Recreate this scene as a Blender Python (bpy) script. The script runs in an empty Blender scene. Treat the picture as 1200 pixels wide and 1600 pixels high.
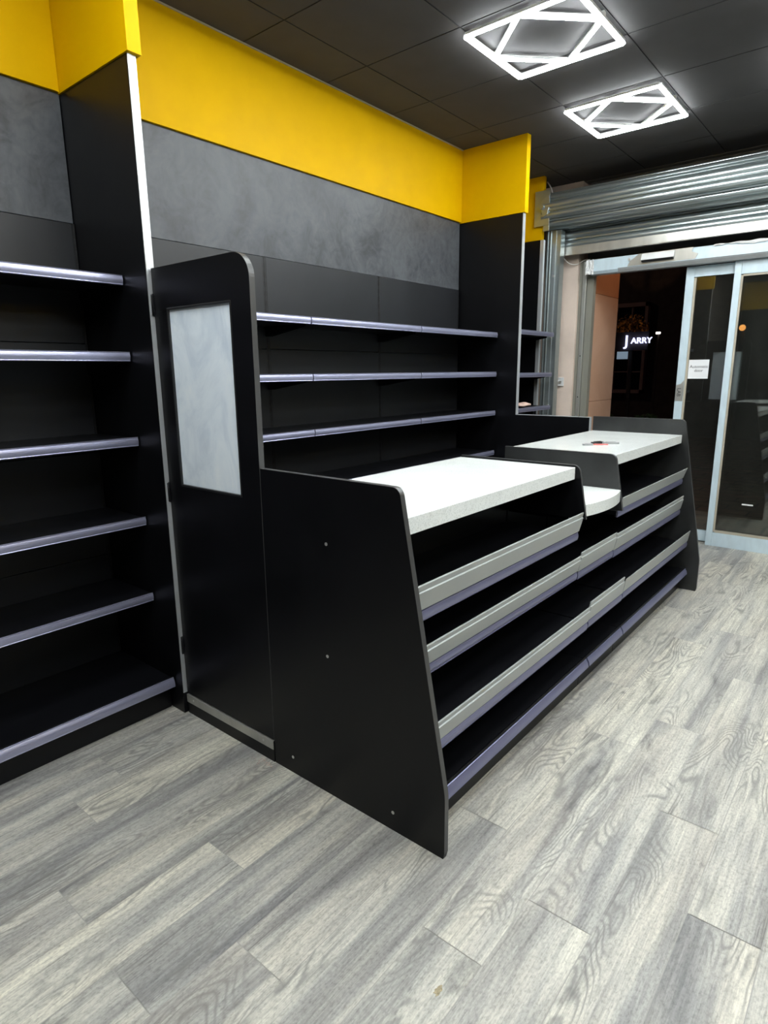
import bpy, bmesh, math, random
from mathutils import Vector, Matrix
random.seed(7)
PI = math.pi
S = bpy.context.scene
C = S.collection

# ------------------------------------------------------------------ camera, world, exposure
cam_d = bpy.data.cameras.new('camera'); cam = bpy.data.objects.new('camera', cam_d); C.objects.link(cam)
cam_d.sensor_fit = 'HORIZONTAL'; cam_d.sensor_width = 36.0; cam_d.lens = 36.0 * 964.75 / 1200.0
cam_d.clip_start = 0.05; cam_d.clip_end = 200
YAW, PITCH, ROLL = 0.6906, 0.2231, -0.0092
fw = Vector((-math.sin(YAW) * math.cos(PITCH), math.cos(YAW) * math.cos(PITCH), -math.sin(PITCH)))
rt = Vector((math.cos(YAW), math.sin(YAW), 0)); up = rt.cross(fw)
c_, s_ = math.cos(ROLL), math.sin(ROLL)
r2 = c_ * rt + s_ * up; u2 = -s_ * rt + c_ * up
cam.matrix_world = Matrix(((r2.x, u2.x, -fw.x, 2.8552), (r2.y, u2.y, -fw.y, -1.3979), (r2.z, u2.z, -fw.z, 1.5), (0, 0, 0, 1)))
S.camera = cam

world = bpy.data.worlds.new('night_sky'); S.world = world; world.use_nodes = True
world.node_tree.nodes['Background'].inputs[0].default_value = (0.010, 0.011, 0.018, 1)
world.node_tree.nodes['Background'].inputs[1].default_value = 0.25
S.view_settings.view_transform = 'Standard'; S.view_settings.look = 'None'
S.view_settings.gamma = 1.0; S.view_settings.exposure = 0.0; S.view_settings.use_curve_mapping = False
TUBE = 62.0          # emission of the LED tubes
S.cycles.max_bounces = 8; S.cycles.diffuse_bounces = 5; S.cycles.glossy_bounces = 4
S.cycles.sample_clamp_indirect = 6.0; S.cycles.use_denoising = True
S.cycles.caustics_reflective = False; S.cycles.caustics_refractive = False

# ------------------------------------------------------------------ materials
def nodes(name):
    m = bpy.data.materials.new(name); m.use_nodes = True
    nt = m.node_tree; b = nt.nodes['Principled BSDF']
    return m, nt, b
def N(nt, typ, **kw):
    n = nt.nodes.new(typ)
    for k, v in kw.items():
        if k.startswith('i_'): n.inputs[k[2:].replace('_', ' ')].default_value = v
        else: setattr(n, k, v)
    return n
def math_n(nt, op, a, b=None, c=None):
    n = nt.nodes.new('ShaderNodeMath'); n.operation = op
    for i, v in enumerate((a, b, c)):
        if v is None: continue
        if isinstance(v, (int, float)): n.inputs[i].default_value = v
        else: nt.links.new(v, n.inputs[i])
    return n.outputs[0]
def ramp(nt, fac, stops, interp='LINEAR'):
    r = nt.nodes.new('ShaderNodeValToRGB'); r.color_ramp.interpolation = interp
    el = r.color_ramp.elements
    while len(el) > 1: el.remove(el[-1])
    el[0].position = stops[0][0]; el[0].color = (*stops[0][1], 1)
    for p, c in stops[1:]:
        e = el.new(p); e.color = (*c, 1)
    nt.links.new(fac, r.inputs[0]); return r.outputs[0]
def mixc(nt, fac, a, b, mode='MIX'):
    n = nt.nodes.new('ShaderNodeMix'); n.data_type = 'RGBA'; n.blend_type = mode
    for sock, v in ((n.inputs[0], fac), (n.inputs[6], a), (n.inputs[7], b)):
        if isinstance(v, (int, float)): sock.default_value = v
        elif isinstance(v, tuple): sock.default_value = (*v, 1)
        else: nt.links.new(v, sock)
    return n.outputs[2]
def bump(nt, b, h, strength=0.2, dist=0.002):
    n = nt.nodes.new('ShaderNodeBump'); n.inputs['Strength'].default_value = strength; n.inputs['Distance'].default_value = dist
    nt.links.new(h, n.inputs['Height']); nt.links.new(n.outputs[0], b.inputs['Normal'])
def noise(nt, vec, scale, detail=4, rough=0.55, dist=0.0):
    n = N(nt, 'ShaderNodeTexNoise'); n.inputs['Scale'].default_value = scale; n.inputs['Detail'].default_value = detail
    n.inputs['Roughness'].default_value = rough; n.inputs['Distortion'].default_value = dist
    if vec is not None: nt.links.new(vec, n.inputs['Vector'])
    return n.outputs[0]
def objvec(nt, scale=(1, 1, 1)):
    tc = nt.nodes.new('ShaderNodeTexCoord'); mp = nt.nodes.new('ShaderNodeMapping'); mp.inputs['Scale'].default_value = scale
    nt.links.new(tc.outputs['Object'], mp.inputs[0]); return mp.outputs[0]
def plain(name, col, rough=0.5, metal=0.0, var=0.12, vscale=(3, 3, 3), spec=0.5, bmp=0.0, rvar=0.08):
    m, nt, b = nodes(name)
    v = objvec(nt, vscale)
    n1 = noise(nt, v, 2.0, 5)
    lo = tuple(max(0, c * (1 - var)) for c in col); hi = tuple(min(1, c * (1 + var)) for c in col)
    nt.links.new(ramp(nt, n1, [(0.3, lo), (0.7, hi)]), b.inputs['Base Color'])
    rr = math_n(nt, 'MULTIPLY_ADD', n1, rvar * 2, rough - rvar)
    nt.links.new(rr, b.inputs['Roughness'])
    b.inputs['Metallic'].default_value = metal; b.inputs['Specular IOR Level'].default_value = spec
    if bmp:
        n2 = noise(nt, objvec(nt), 350, 2); bump(nt, b, n2, bmp, 0.0006)
    return m

M = {}
M['black'] = plain('black_melamine', (0.0030, 0.0031, 0.0040), 0.38, spec=0.26, bmp=0.10, var=0.2)
M['black_metal'] = plain('black_powder_coat', (0.0045, 0.0046, 0.0060), 0.36, spec=0.30, bmp=0.08)
M['edge'] = plain('grey_edge_band', (0.055, 0.055, 0.055), 0.32, spec=0.5)
M['pale_edge'] = plain('brushed_pale_metal', (0.62, 0.64, 0.66), 0.35, metal=0.55, vscale=(8, 8, 1))
M['yellow'] = plain('yellow_board', (0.66, 0.385, 0.0006), 0.45, var=0.03, spec=0.06, bmp=0.05)
M['ceiling'] = plain('dark_ceiling_tile', (0.080, 0.078, 0.080), 0.8, var=0.08, spec=0.2, bmp=0.5)
M['ceiling_gap'] = plain('ceiling_grid_black', (0.010, 0.010, 0.011), 0.6)
M['white'] = plain('white_housing', (0.75, 0.76, 0.76), 0.4)
M['tape'] = plain('white_wall_paint', (0.70, 0.69, 0.66), 0.7, var=0.03)
M['grey_paint'] = plain('grey_painted_steel', (0.38, 0.405, 0.40), 0.34, var=0.04, spec=0.5)
M['galv'] = None
M['film'] = plain('pale_blue_film_on_aluminium', (0.56, 0.68, 0.75), 0.33, var=0.06, vscale=(12, 12, 4), spec=0.5)
M['alu'] = plain('anodised_aluminium', (0.48, 0.475, 0.44), 0.32, metal=0.6, vscale=(6, 6, 1))
M['olive'] = plain('olive_grey_profile', (0.24, 0.235, 0.20), 0.5, vscale=(6, 6, 1))
M['dusty_black'] = plain('dusty_black_melamine', (0.021, 0.022, 0.022), 0.42, var=0.45, vscale=(2, 2, 2))
M['gasket'] = plain('beige_gasket', (0.42, 0.38, 0.30), 0.5)
M['plaster'] = plain('peach_plaster', (0.76, 0.63, 0.54), 0.85, var=0.08, vscale=(2, 2, 2), bmp=0.2)
M['dark_wall'] = plain('dark_bulkhead', (0.11, 0.10, 0.09), 0.7)
M['black_plastic'] = plain('black_plastic', (0.012, 0.012, 0.013), 0.35)
M['grey_plastic'] = plain('grey_plastic', (0.28, 0.29, 0.29), 0.4)
M['red_plastic'] = plain('red_plastic', (0.60, 0.12, 0.10), 0.4)
M['paper'] = plain('white_paper', (0.82, 0.83, 0.85), 0.7, var=0.02)
M['ink'] = plain('black_ink', (0.02, 0.02, 0.025), 0.6)
M['screw'] = plain('steel_screw', (0.7, 0.7, 0.68), 0.3, metal=0.7)
M['cloth'] = plain('pale_pink_cloth', (0.72, 0.52, 0.44), 0.85)
M['cable'] = plain('white_cable', (0.70, 0.66, 0.62), 0.45)
M['brick'] = None

def quartz():
    m, nt, b = nodes('white_quartz')
    v = objvec(nt)
    vo = N(nt, 'ShaderNodeTexVoronoi'); vo.inputs['Scale'].default_value = 420; nt.links.new(v, vo.inputs['Vector'])
    n1 = noise(nt, v, 260, 3); n2 = noise(nt, v, 5, 5)
    base = ramp(nt, n2, [(0.35, (0.80, 0.83, 0.81)), (0.65, (0.86, 0.89, 0.87))])
    sp = ramp(nt, n1, [(0.50, (1, 1, 1)), (0.66, (0.74, 0.75, 0.74))])
    nt.links.new(mixc(nt, 1.0, base, sp, 'MULTIPLY'), b.inputs['Base Color'])
    b.inputs['Roughness'].default_value = 0.16; b.inputs['Specular IOR Level'].default_value = 0.5
    return m
M['quartz'] = quartz()

def ticket():
    # satin blue-grey label holder that mirrors the bright ceiling or floor
    m, nt, b = nodes('blue_grey_label_holder')
    n2 = noise(nt, objvec(nt), 1.3, 2)
    nt.links.new(ramp(nt, n2, [(0.3, (0.38, 0.39, 0.55)), (0.7, (0.42, 0.43, 0.59))]), b.inputs['Base Color'])
    b.inputs['Roughness'].default_value = 0.36
    b.inputs['Metallic'].default_value = 0.70; b.inputs['Specular IOR Level'].default_value = 0.6
    return m
M['ticket'] = ticket()
M['ticket_dim'] = plain('dim_lavender_label_holder', (0.215, 0.220, 0.350), 0.34, metal=0.55, var=0.05)  # same label holder, its dimmer reflection on the counter put into the colour

def galv():
    m, nt, b = nodes('galvanised_steel')
    n1 = noise(nt, objvec(nt, (1.5, 8, 8)), 4, 5); n2 = noise(nt, objvec(nt), 14, 3)
    mx = math_n(nt, 'MULTIPLY_ADD', n2, 0.4, math_n(nt, 'MULTIPLY', n1, 0.6))
    nt.links.new(ramp(nt, mx, [(0.3, (0.47, 0.53, 0.54)), (0.7, (0.54, 0.60, 0.61))]), b.inputs['Base Color'])
    b.inputs['Roughness'].default_value = 0.30
    b.inputs['Metallic'].default_value = 0.85
    return m
M['galv'] = galv()

def dusty():
    # charcoal board with wiped, chalky smears
    m, nt, b = nodes('dusty_charcoal_board')
    v = objvec(nt, (1, 1, 1)); n1 = noise(nt, v, 2.2, 7, 0.62, 1.6); n2 = noise(nt, v, 9, 5, 0.6, 2.5)
    mx = math_n(nt, 'MULTIPLY_ADD', n2, 0.35, math_n(nt, 'MULTIPLY', n1, 0.65))
    nt.links.new(ramp(nt, mx, [(0.38, (0.032, 0.034, 0.039)), (0.48, (0.056, 0.060, 0.068)), (0.60, (0.082, 0.088, 0.097))]), b.inputs['Base Color'])
    nt.links.new(math_n(nt, 'MULTIPLY_ADD', mx, 0.3, 0.30), b.inputs['Roughness'])
    b.inputs['Specular IOR Level'].default_value = 0.5
    return m
M['dusty'] = dusty()
def rear_panel():
    m, nt, b = nodes('charcoal_steel_back')
    n1 = noise(nt, objvec(nt, (1, 1, 1)), 3, 5)
    nt.links.new(ramp(nt, n1, [(0.3, (0.010, 0.0108, 0.013)), (0.7, (0.015, 0.016, 0.019))]), b.inputs['Base Color'])
    b.inputs['Roughness'].default_value = 0.42
    return m
M['rear'] = rear_panel()

def slotted():
    m, nt, b = nodes('slotted_upright')
    sp = nt.nodes.new('ShaderNodeSeparateXYZ'); nt.links.new(objvec(nt), sp.inputs[0])
    fz = math_n(nt, 'FRACT', math_n(nt, 'MULTIPLY', sp.outputs[2], 20.0)); k = math_n(nt, 'GREATER_THAN', fz, 0.45)
    nt.links.new(mixc(nt, k, (0.006, 0.006, 0.007), (0.0005, 0.0005, 0.0005)), b.inputs['Base Color'])
    b.inputs['Roughness'].default_value = 0.5
    return m
M['slotted'] = slotted()
def smeared_film():
    m, nt, b = nodes('milky_film')
    v = objvec(nt, (1, 1, 0.5)); n1 = noise(nt, v, 5, 6, 0.6, 1.8)
    nt.links.new(ramp(nt, n1, [(0.3, (0.62, 0.71, 0.82)), (0.55, (0.80, 0.88, 0.96)), (0.75, (0.88, 0.94, 0.99))]), b.inputs['Base Color'])
    nt.links.new(math_n(nt, 'MULTIPLY_ADD', n1, 0.3, 0.25), b.inputs['Roughness'])
    b.inputs['Metallic'].default_value = 0.0
    return m
M['milky'] = smeared_film()

def emis(name, col, strength):
    m, nt, b = nodes(name)
    b.inputs['Base Color'].default_value = (*[min(1, c) * 0.8 for c in col], 1)
    b.inputs['Emission Color'].default_value = (*col, 1); b.inputs['Emission Strength'].default_value = strength
    return m
M['tube'] = emis('led_tube', (0.945, 0.995, 1.0), TUBE)
M['sign'] = emis('lit_sign', (0.62, 0.66, 1.0), 2.2)
M['lit_panel'] = emis('lit_window_panel', (0.45, 0.60, 0.75), 0.35)
M['orange_lamp'] = emis('street_lamp_glow', (1.0, 0.36, 0.09), 2.2)
M['small_lamp'] = emis('small_white_lamp', (1.0, 0.92, 0.85), 3.0)

def glass():
    m, nt, b = nodes('door_glass')
    out = nt.nodes['Material Output']; nt.nodes.remove(b)
    tr = nt.nodes.new('ShaderNodeBsdfTransparent'); tr.inputs[0].default_value = (0.86, 0.90, 0.88, 1)
    gl = nt.nodes.new('ShaderNodeBsdfGlossy'); gl.inputs['Roughness'].default_value = 0.015
    df = nt.nodes.new('ShaderNodeBsdfDiffuse'); df.inputs[0].default_value = (0.5, 0.5, 0.45, 1)
    fr = nt.nodes.new('ShaderNodeFresnel'); fr.inputs[0].default_value = 1.62
    f2 = math_n(nt, 'MULTIPLY', fr.outputs[0], 1.5)
    a = nt.nodes.new('ShaderNodeMixShader'); nt.links.new(f2, a.inputs[0]); nt.links.new(tr.outputs[0], a.inputs[1]); nt.links.new(gl.outputs[0], a.inputs[2])
    n1 = noise(nt, objvec(nt, (1, 1, 0.4)), 4, 5, 0.6, 1.0)
    dust = math_n(nt, 'MULTIPLY', n1, 0.035)
    c = nt.nodes.new('ShaderNodeMixShader'); nt.links.new(dust, c.inputs[0]); nt.links.new(a.outputs[0], c.inputs[1]); nt.links.new(df.outputs[0], c.inputs[2])
    nt.links.new(c.outputs[0], out.inputs[0])
    return m
M['glass'] = glass()

def oak():
    # grey limed oak planks: UV = metres within a plank (u across, v along), 'pid' = random numbers per plank
    m, nt, b = nodes('grey_oak_planks')
    uv = nt.nodes.new('ShaderNodeUVMap'); uv.uv_map = 'UVMap'
    at = nt.nodes.new('ShaderNodeAttribute'); at.attribute_name = 'pid'
    sep = nt.nodes.new('ShaderNodeSeparateColor'); nt.links.new(at.outputs['Color'], sep.inputs[0])
    r1, r2_, r3 = sep.outputs[0], sep.outputs[1], sep.outputs[2]
    comb = nt.nodes.new('ShaderNodeCombineXYZ')
    nt.links.new(math_n(nt, 'MULTIPLY', r1, 37.0), comb.inputs[0]); nt.links.new(math_n(nt, 'MULTIPLY', r2_, 53.0), comb.inputs[1]); nt.links.new(math_n(nt, 'MULTIPLY', r3, 91.0), comb.inputs[2])
    off = nt.nodes.new('ShaderNodeVectorMath'); off.operation = 'ADD'; nt.links.new(uv.outputs[0], off.inputs[0]); nt.links.new(comb.outputs[0], off.inputs[1])
    def mapped(sx, sy):
        mp = nt.nodes.new('ShaderNodeMapping'); mp.inputs['Scale'].default_value = (sx, sy, 1); nt.links.new(off.outputs[0], mp.inputs[0]); return mp.outputs[0]
    # cathedral rings: contour lines of a stretched noise field
    field = noise(nt, mapped(5.0, 1.25), 1.0, 2.0, 0.45, 0.5)
    wob = noise(nt, mapped(45, 14), 1.0, 3, 0.6)
    ph = math_n(nt, 'MULTIPLY_ADD', field, 175.0, math_n(nt, 'MULTIPLY', wob, 3.4))
    rings = math_n(nt, 'MULTIPLY_ADD', math_n(nt, 'SINE', ph), 0.5, 0.5)
    rings = math_n(nt, 'POWER', rings, 2.6)
    mask = ramp(nt, noise(nt, mapped(5.5, 1.7), 1.0, 3, 0.55), [(0.49, (0, 0, 0)), (0.60, (1, 1, 1))])
    fine = noise(nt, mapped(240, 9), 1.0, 4, 0.62)
    fine2 = noise(nt, mapped(70, 3.4), 1.0, 5, 0.65, 0.3)
    streak = noise(nt, mapped(8.5, 0.75), 1.0, 5, 0.55, 0.5)
    blot = noise(nt, mapped(7, 2.6), 1.0, 4, 0.6, 0.8)
    speck = noise(nt, mapped(150, 75), 1.0, 3, 0.7)
    base = ramp(nt, streak, [(0.30, (0.245, 0.241, 0.240)), (0.42, (0.385, 0.379, 0.360)), (0.52, (0.525, 0.512, 0.463)), (0.68, (0.640, 0.622, 0.545))])
    tone = ramp(nt, r1, [(0.0, (0.86, 0.86, 0.87)), (0.5, (1.0, 0.995, 0.98)), (1.0, (1.06, 1.055, 1.02))])
    c = mixc(nt, 1.0, base, tone, 'MULTIPLY')
    c = mixc(nt, 0.75, c, ramp(nt, fine2, [(0.34, (0.68, 0.68, 0.69)), (0.55, (1.0, 1.0, 1.0)), (0.75, (1.12, 1.12, 1.10))]), 'MULTIPLY')
    c = mixc(nt, 0.75, c, ramp(nt, fine, [(0.36, (0.78, 0.78, 0.78)), (0.6, (1.06, 1.06, 1.05))]), 'MULTIPLY')
    c = mixc(nt, 0.9, c, ramp(nt, speck, [(0.32, (0.70, 0.70, 0.70)), (0.5, (1.0, 1.0, 1.0)), (0.7, (1.16, 1.16, 1.14))]), 'MULTIPLY')
    rf = nt.nodes.new('ShaderNodeSeparateColor'); nt.links.new(mask, rf.inputs[0])
    ringf = math_n(nt, 'MULTIPLY', rings, math_n(nt, 'MULTIPLY', rf.outputs[0], 0.75))
    c = mixc(nt, ringf, c, (0.20, 0.195, 0.185))
    # thin dark pores gathered in bundles, and a faint warm cast here and there
    pore = noise(nt, mapped(120, 2.6), 1.0, 3, 0.55, 0.25)
    pm = noise(nt, mapped(11, 1.3), 1.0, 2)
    pf = math_n(nt, 'MULTIPLY', math_n(nt, 'MULTIPLY', math_n(nt, 'GREATER_THAN', pm, 0.50), math_n(nt, 'SUBTRACT', pm, 0.50)), 5.0)
    pr = nt.nodes.new('ShaderNodeSeparateColor'); nt.links.new(ramp(nt, pore, [(0.56, (0, 0, 0)), (0.66, (1, 1, 1))]), pr.inputs[0])
    c = mixc(nt, math_n(nt, 'MULTIPLY', pr.outputs[0], math_n(nt, 'MINIMUM', pf, 0.75)), c, (0.16, 0.155, 0.145))
    warm = noise(nt, mapped(6, 1.0), 1.0, 3)
    c = mixc(nt, 1.0, c, ramp(nt, warm, [(0.45, (1.0, 1.0, 1.0)), (0.66, (1.025, 1.0, 0.975))]), 'MULTIPLY')
    kn = ramp(nt, blot, [(0.26, (0.48, 0.48, 0.50)), (0.38, (1, 1, 1))])
    c = mixc(nt, 0.9, c, kn, 'MULTIPLY')
    nt.links.new(c, b.inputs['Base Color'])
    b.inputs['Roughness'].default_value = 0.42; b.inputs['Specular IOR Level'].default_value = 0.35
    bump(nt, b, fine, 0.12, 0.001)
    return m
M['oak'] = oak()

def paving(name, c1, c2, mortar, scale, rough=0.7, bw=0.5, bh=0.25):
    m, nt, b = nodes(name)
    br = nt.nodes.new('ShaderNodeTexBrick'); br.inputs['Scale'].default_value = scale
    br.inputs['Brick Width'].default_value = bw; br.inputs['Row Height'].default_value = bh
    br.inputs['Color1'].default_value = (*c1, 1); br.inputs['Color2'].default_value = (*c2, 1); br.inputs['Mortar'].default_value = (*mortar, 1)
    br.inputs['Mortar Size'].default_value = 0.01
    nt.links.new(objvec(nt), br.inputs['Vector'])
    n1 = noise(nt, objvec(nt), 6, 5)
    nt.links.new(mixc(nt, 1.0, br.outputs[0], ramp(nt, n1, [(0.3, (0.6, 0.6, 0.6)), (0.7, (1.2, 1.2, 1.2))]), 'MULTIPLY'), b.inputs['Base Color'])
    b.inputs['Roughness'].default_value = rough
    return m
M['street'] = paving('street_paving', (0.17, 0.085, 0.06), (0.14, 0.09, 0.06), (0.05, 0.04, 0.035), 1.0)
M['facade'] = plain('night_facade', (0.05, 0.04, 0.04), 0.8, var=0.3)
M['frame_far'] = plain('painted_window_frame', (0.28, 0.20, 0.20), 0.6)
M['leaf'] = plain('tree_leaf', (0.30, 0.16, 0.05), 0.6, var=0.4, vscale=(20, 20, 20))
M['hedge'] = plain('hedge_leaf', (0.05, 0.09, 0.03), 0.6, var=0.4, vscale=(20, 20, 20))
M['bark'] = plain('bark', (0.08, 0.05, 0.035), 0.9)
M['dark_pane'] = plain('dark_pane', (0.004, 0.005, 0.010), 0.1)

def stone(name, ctop, cbot):
    m, nt, b = nodes(name)
    v = objvec(nt, (1, 1, 1)); n1 = noise(nt, v, 1.6, 5, 0.6, 0.6); n2 = noise(nt, v, 130, 3)
    mx = math_n(nt, 'MULTIPLY_ADD', n2, 0.25, math_n(nt, 'MULTIPLY', n1, 0.75))
    nt.links.new(ramp(nt, mx, [(0.35, ctop), (0.6, cbot)]), b.inputs['Base Color'])
    b.inputs['Roughness'].default_value = 0.6
    return m
M['stone_lamplit'] = stone('lamplit_sandstone', (0.52, 0.24, 0.12), (0.62, 0.31, 0.17))  # warm lamp glow on the top slab is put into its colour
M['stone_peach'] = stone('peach_sandstone', (0.60, 0.36, 0.24), (0.68, 0.44, 0.31))

# ------------------------------------------------------------------ mesh helpers
def box(bm, x0, x1, y0, y1, z0, z1):
    v = [bm.verts.new(p) for p in ((x0, y0, z0), (x1, y0, z0), (x1, y1, z0), (x0, y1, z0), (x0, y0, z1), (x1, y0, z1), (x1, y1, z1), (x0, y1, z1))]
    for f in ((0, 3, 2, 1), (4, 5, 6, 7), (0, 1, 5, 4), (1, 2, 6, 5), (2, 3, 7, 6), (3, 0, 4, 7)):
        bm.faces.new([v[i] for i in f])
def B(*a):
    bm = bmesh.new(); box(bm, *a); return bm
def Bs(*lst):
    bm = bmesh.new()
    for a in lst: box(bm, *a)
    return bm
def prism(bm, pts, axis, a0, a1, hole=None):
    """pts: 2-D outline; axis 'x' -> pts are (y,z); 'y' -> (x,z); 'z' -> (x,y). Optional hole outline with as many points joins as a ring."""
    def P(p, a):
        return {'x': (a, p[0], p[1]), 'y': (p[0], a, p[1]), 'z': (p[0], p[1], a)}[axis]
    o0 = [bm.verts.new(P(p, a0)) for p in pts]; o1 = [bm.verts.new(P(p, a1)) for p in pts]
    n = len(pts)
    for i in range(n): bm.faces.new((o0[i], o0[(i + 1) % n], o1[(i + 1) % n], o1[i]))
    if hole is None:
        bm.faces.new(o0[::-1]); bm.faces.new(o1)
    else:
        h0 = [bm.verts.new(P(p, a0)) for p in hole]; h1 = [bm.verts.new(P(p, a1)) for p in hole]
        k = len(hole)
        for i in range(k): bm.faces.new((h0[(i + 1) % k], h0[i], h1[i], h1[(i + 1) % k]))
        for ring, hr in ((o0, h0), (o1, h1)):
            ed = []
            for r in (ring, hr):
                for i in range(len(r)):
                    e = bm.edges.get((r[i], r[(i + 1) % len(r)])) or bm.edges.new((r[i], r[(i + 1) % len(r)])); ed.append(e)
            bmesh.ops.triangle_fill(bm, edges=ed, use_beauty=True)
    return bm
def rounded(pts, idx, r, seg=8):
    """round the corners listed in idx ({index: radius}) of a 2-D outline"""
    out = []
    n = len(pts)
    for i, p in enumerate(pts):
        if i in idx:
            rr = r[i] if isinstance(r, dict) else r
            a = Vector(pts[i - 1]) - Vector(p); b = Vector(pts[(i + 1) % n]) - Vector(p)
            a.normalize(); b.normalize()
            ang = a.angle(b); d = rr / math.tan(ang / 2)
            cen = Vector(p) + (a + b).normalized() * (rr / math.sin(ang / 2))
            s = Vector(p) + a * d - cen; e = Vector(p) + b * d - cen
            a0 = math.atan2(s.y, s.x); a1 = math.atan2(e.y, e.x)
            da = (a1 - a0 + PI) % (2 * PI) - PI
            for k in range(seg + 1):
                t = a0 + da * k / seg; out.append((cen.x + rr * math.cos(t), cen.y + rr * math.sin(t)))
        else: out.append(tuple(p))
    return out
def tube(bm, pts, r, seg=10, cap=True):
    pts = [Vector(p) for p in pts]; rings = []
    for i, p in enumerate(pts):
        t = (pts[min(i + 1, len(pts) - 1)] - pts[max(i - 1, 0)]).normalized()
        a = t.orthogonal().normalized() if i == 0 else (a - t * a.dot(t)).normalized()
        b = t.cross(a)
        rings.append([bm.verts.new(p + (a * math.cos(2 * PI * k / seg) + b * math.sin(2 * PI * k / seg)) * r) for k in range(seg)])
    for i in range(len(rings) - 1):
        for k in range(seg):
            bm.faces.new((rings[i][k], rings[i][(k + 1) % seg], rings[i + 1][(k + 1) % seg], rings[i + 1][k]))
    if cap: bm.faces.new(rings[0][::-1]); bm.faces.new(rings[-1])
    return bm
def cyl(p0, p1, r, seg=20):
    return tube(bmesh.new(), [p0, p1], r, seg)
def obj(name, bm, mat, parent=None, bevel=0.0, smooth=False, seg=2, label=None):
    if bevel: bmesh.ops.remove_doubles(bm, verts=bm.verts, dist=1e-6)
    bmesh.ops.recalc_face_normals(bm, faces=bm.faces)
    me = bpy.data.meshes.new(name); bm.to_mesh(me); bm.free()
    o = bpy.data.objects.new(name, me); C.objects.link(o)
    me.materials.append(M[mat] if isinstance(mat, str) else mat)
    if parent is not None:
        o.parent = parent; o.matrix_parent_inverse = parent_inv(parent)
    if bevel:
        md = o.modifiers.new('bevel', 'BEVEL'); md.width = bevel; md.segments = seg; md.limit_method = 'ANGLE'; md.angle_limit = math.radians(40)
    if smooth:
        for f in me.polygons: f.use_smooth = True
    if label: o['label'] = label
    return o
def parent_inv(p):
    # shapes are written in world coordinates: undo the place of the thing's root; parts themselves rest at the world origin
    return Matrix.Translation(p.location).inverted() if p.parent is None else Matrix.Identity(4)
def thing(name, label, cat, loc=(0, 0, 0), group=None, kind=None):
    o = bpy.data.objects.new(name, None); C.objects.link(o); o.location = loc; o.empty_display_size = 0.1
    return tag(o, label, cat, group, kind)
def tag(o, label=None, cat=None, group=None, kind=None):
    if label: o['label'] = label
    if cat: o['category'] = cat
    if group: o['group'] = group
    if kind: o['kind'] = kind
    return o
def struct(name, bm, mat, label, cat, **kw):
    return tag(obj(name, bm, mat, **kw), label, cat, kind='structure')

# ------------------------------------------------------------------ constants of the room
H = 3.147            # ceiling
YD = 4.438           # inner face of the sliding door
RX, RY = 5.4, -4.2   # right wall and rear wall, behind the viewer

# floor: planks 0.184 m wide running to the door
def build_floor():
    bm = bmesh.new(); uvl = bm.loops.layers.uv.new('UVMap'); pid = bm.loops.layers.float_color.new('pid')
    W, L, g = 0.184, 1.22, 0.0012
    x_ref = 2.400
    known = {-9: -.62, -7: -.83, -6: -.43, -4: -.60, -3: .23, -2: -.245, -1: .02, 0: .65, 1: .26}
    rnd = random.Random(11)
    rng = {(-9): 3, (-4): 5}
    n0 = int((0.0 - x_ref) / W) - 1; n1 = int((RX - x_ref) / W) + 1
    for k in range(n0, n1 + 1):
        x0 = max(0.0, x_ref + k * W); x1 = min(RX, x_ref + (k + 1) * W)
        if x1 - x0 < 0.01: continue
        ph = known.get(k, rnd.uniform(0, L))
        j0 = int((RY - ph) / L) - 1
        for j in range(j0, j0 + 10):
            y0 = max(RY, ph + j * L); y1 = min(4.62, ph + (j + 1) * L)
            if y1 - y0 < 0.01: continue
            vs = [bm.verts.new(p) for p in ((x0 + g, y0 + g, 0), (x1 - g, y0 + g, 0), (x1 - g, y1 - g, 0), (x0 + g, y1 - g, 0))]
            f = bm.faces.new(vs); c = (rnd.random(), rnd.random(), rnd.random(), 1)
            for l, p in zip(f.loops, vs):
                l[uvl].uv = (p.co.x - x0, p.co.y - y0); l[pid] = c
    # substrate showing as hairline joints
    z = -0.0016
    vs = [bm.verts.new(p) for p in ((0, RY, z), (RX, RY, z), (RX, 4.62, z), (0, 4.62, z))]
    f = bm.faces.new(vs)
    for l in f.loops: l[uvl].uv = (0.05, 0.3); l[pid] = (0.0, 0.45, 0.3, 1)
    vb = [bm.verts.new(p) for p in ((0, RY, -.06), (RX, RY, -.06), (RX, 4.62, -.06), (0, 4.62, -.06))]
    bm.faces.new(vb[::-1])
    for i in range(4): bm.faces.new((vs[i], vb[i], vb[(i + 1) % 4], vs[(i + 1) % 4]))
    me_o = obj('floor', bm, 'oak')
    return tag(me_o, 'grey limed oak plank floor running towards the sliding door', 'floor', kind='structure')
build_floor()

def build_ceiling():
    bm = bmesh.new(); px, py = 0.608, 0.603; xs = 0.335; ys = 0.935; g = 0.004
    i0 = -1; i1 = int((RX - xs) / px) + 1
    for i in range(i0, i1 + 1):
        for j in range(-9, 6):
            x0 = max(0, xs + i * px); x1 = min(RX, xs + (i + 1) * px); y0 = max(RY, ys + j * py); y1 = min(4.42, ys + (j + 1) * py)
            if x1 - x0 < .02 or y1 - y0 < .02: continue
            box(bm, x0 + g, x1 - g, y0 + g, y1 - g, H, H + 0.015)
    o = struct('ceiling', bm, 'ceiling', 'dark grey suspended ceiling of square tiles', 'ceiling')
    obj('ceiling_backing', B(0, RX, RY, 4.42, H + 0.004, H + 0.06), 'ceiling_gap', o)
    return o
build_ceiling()

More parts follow.
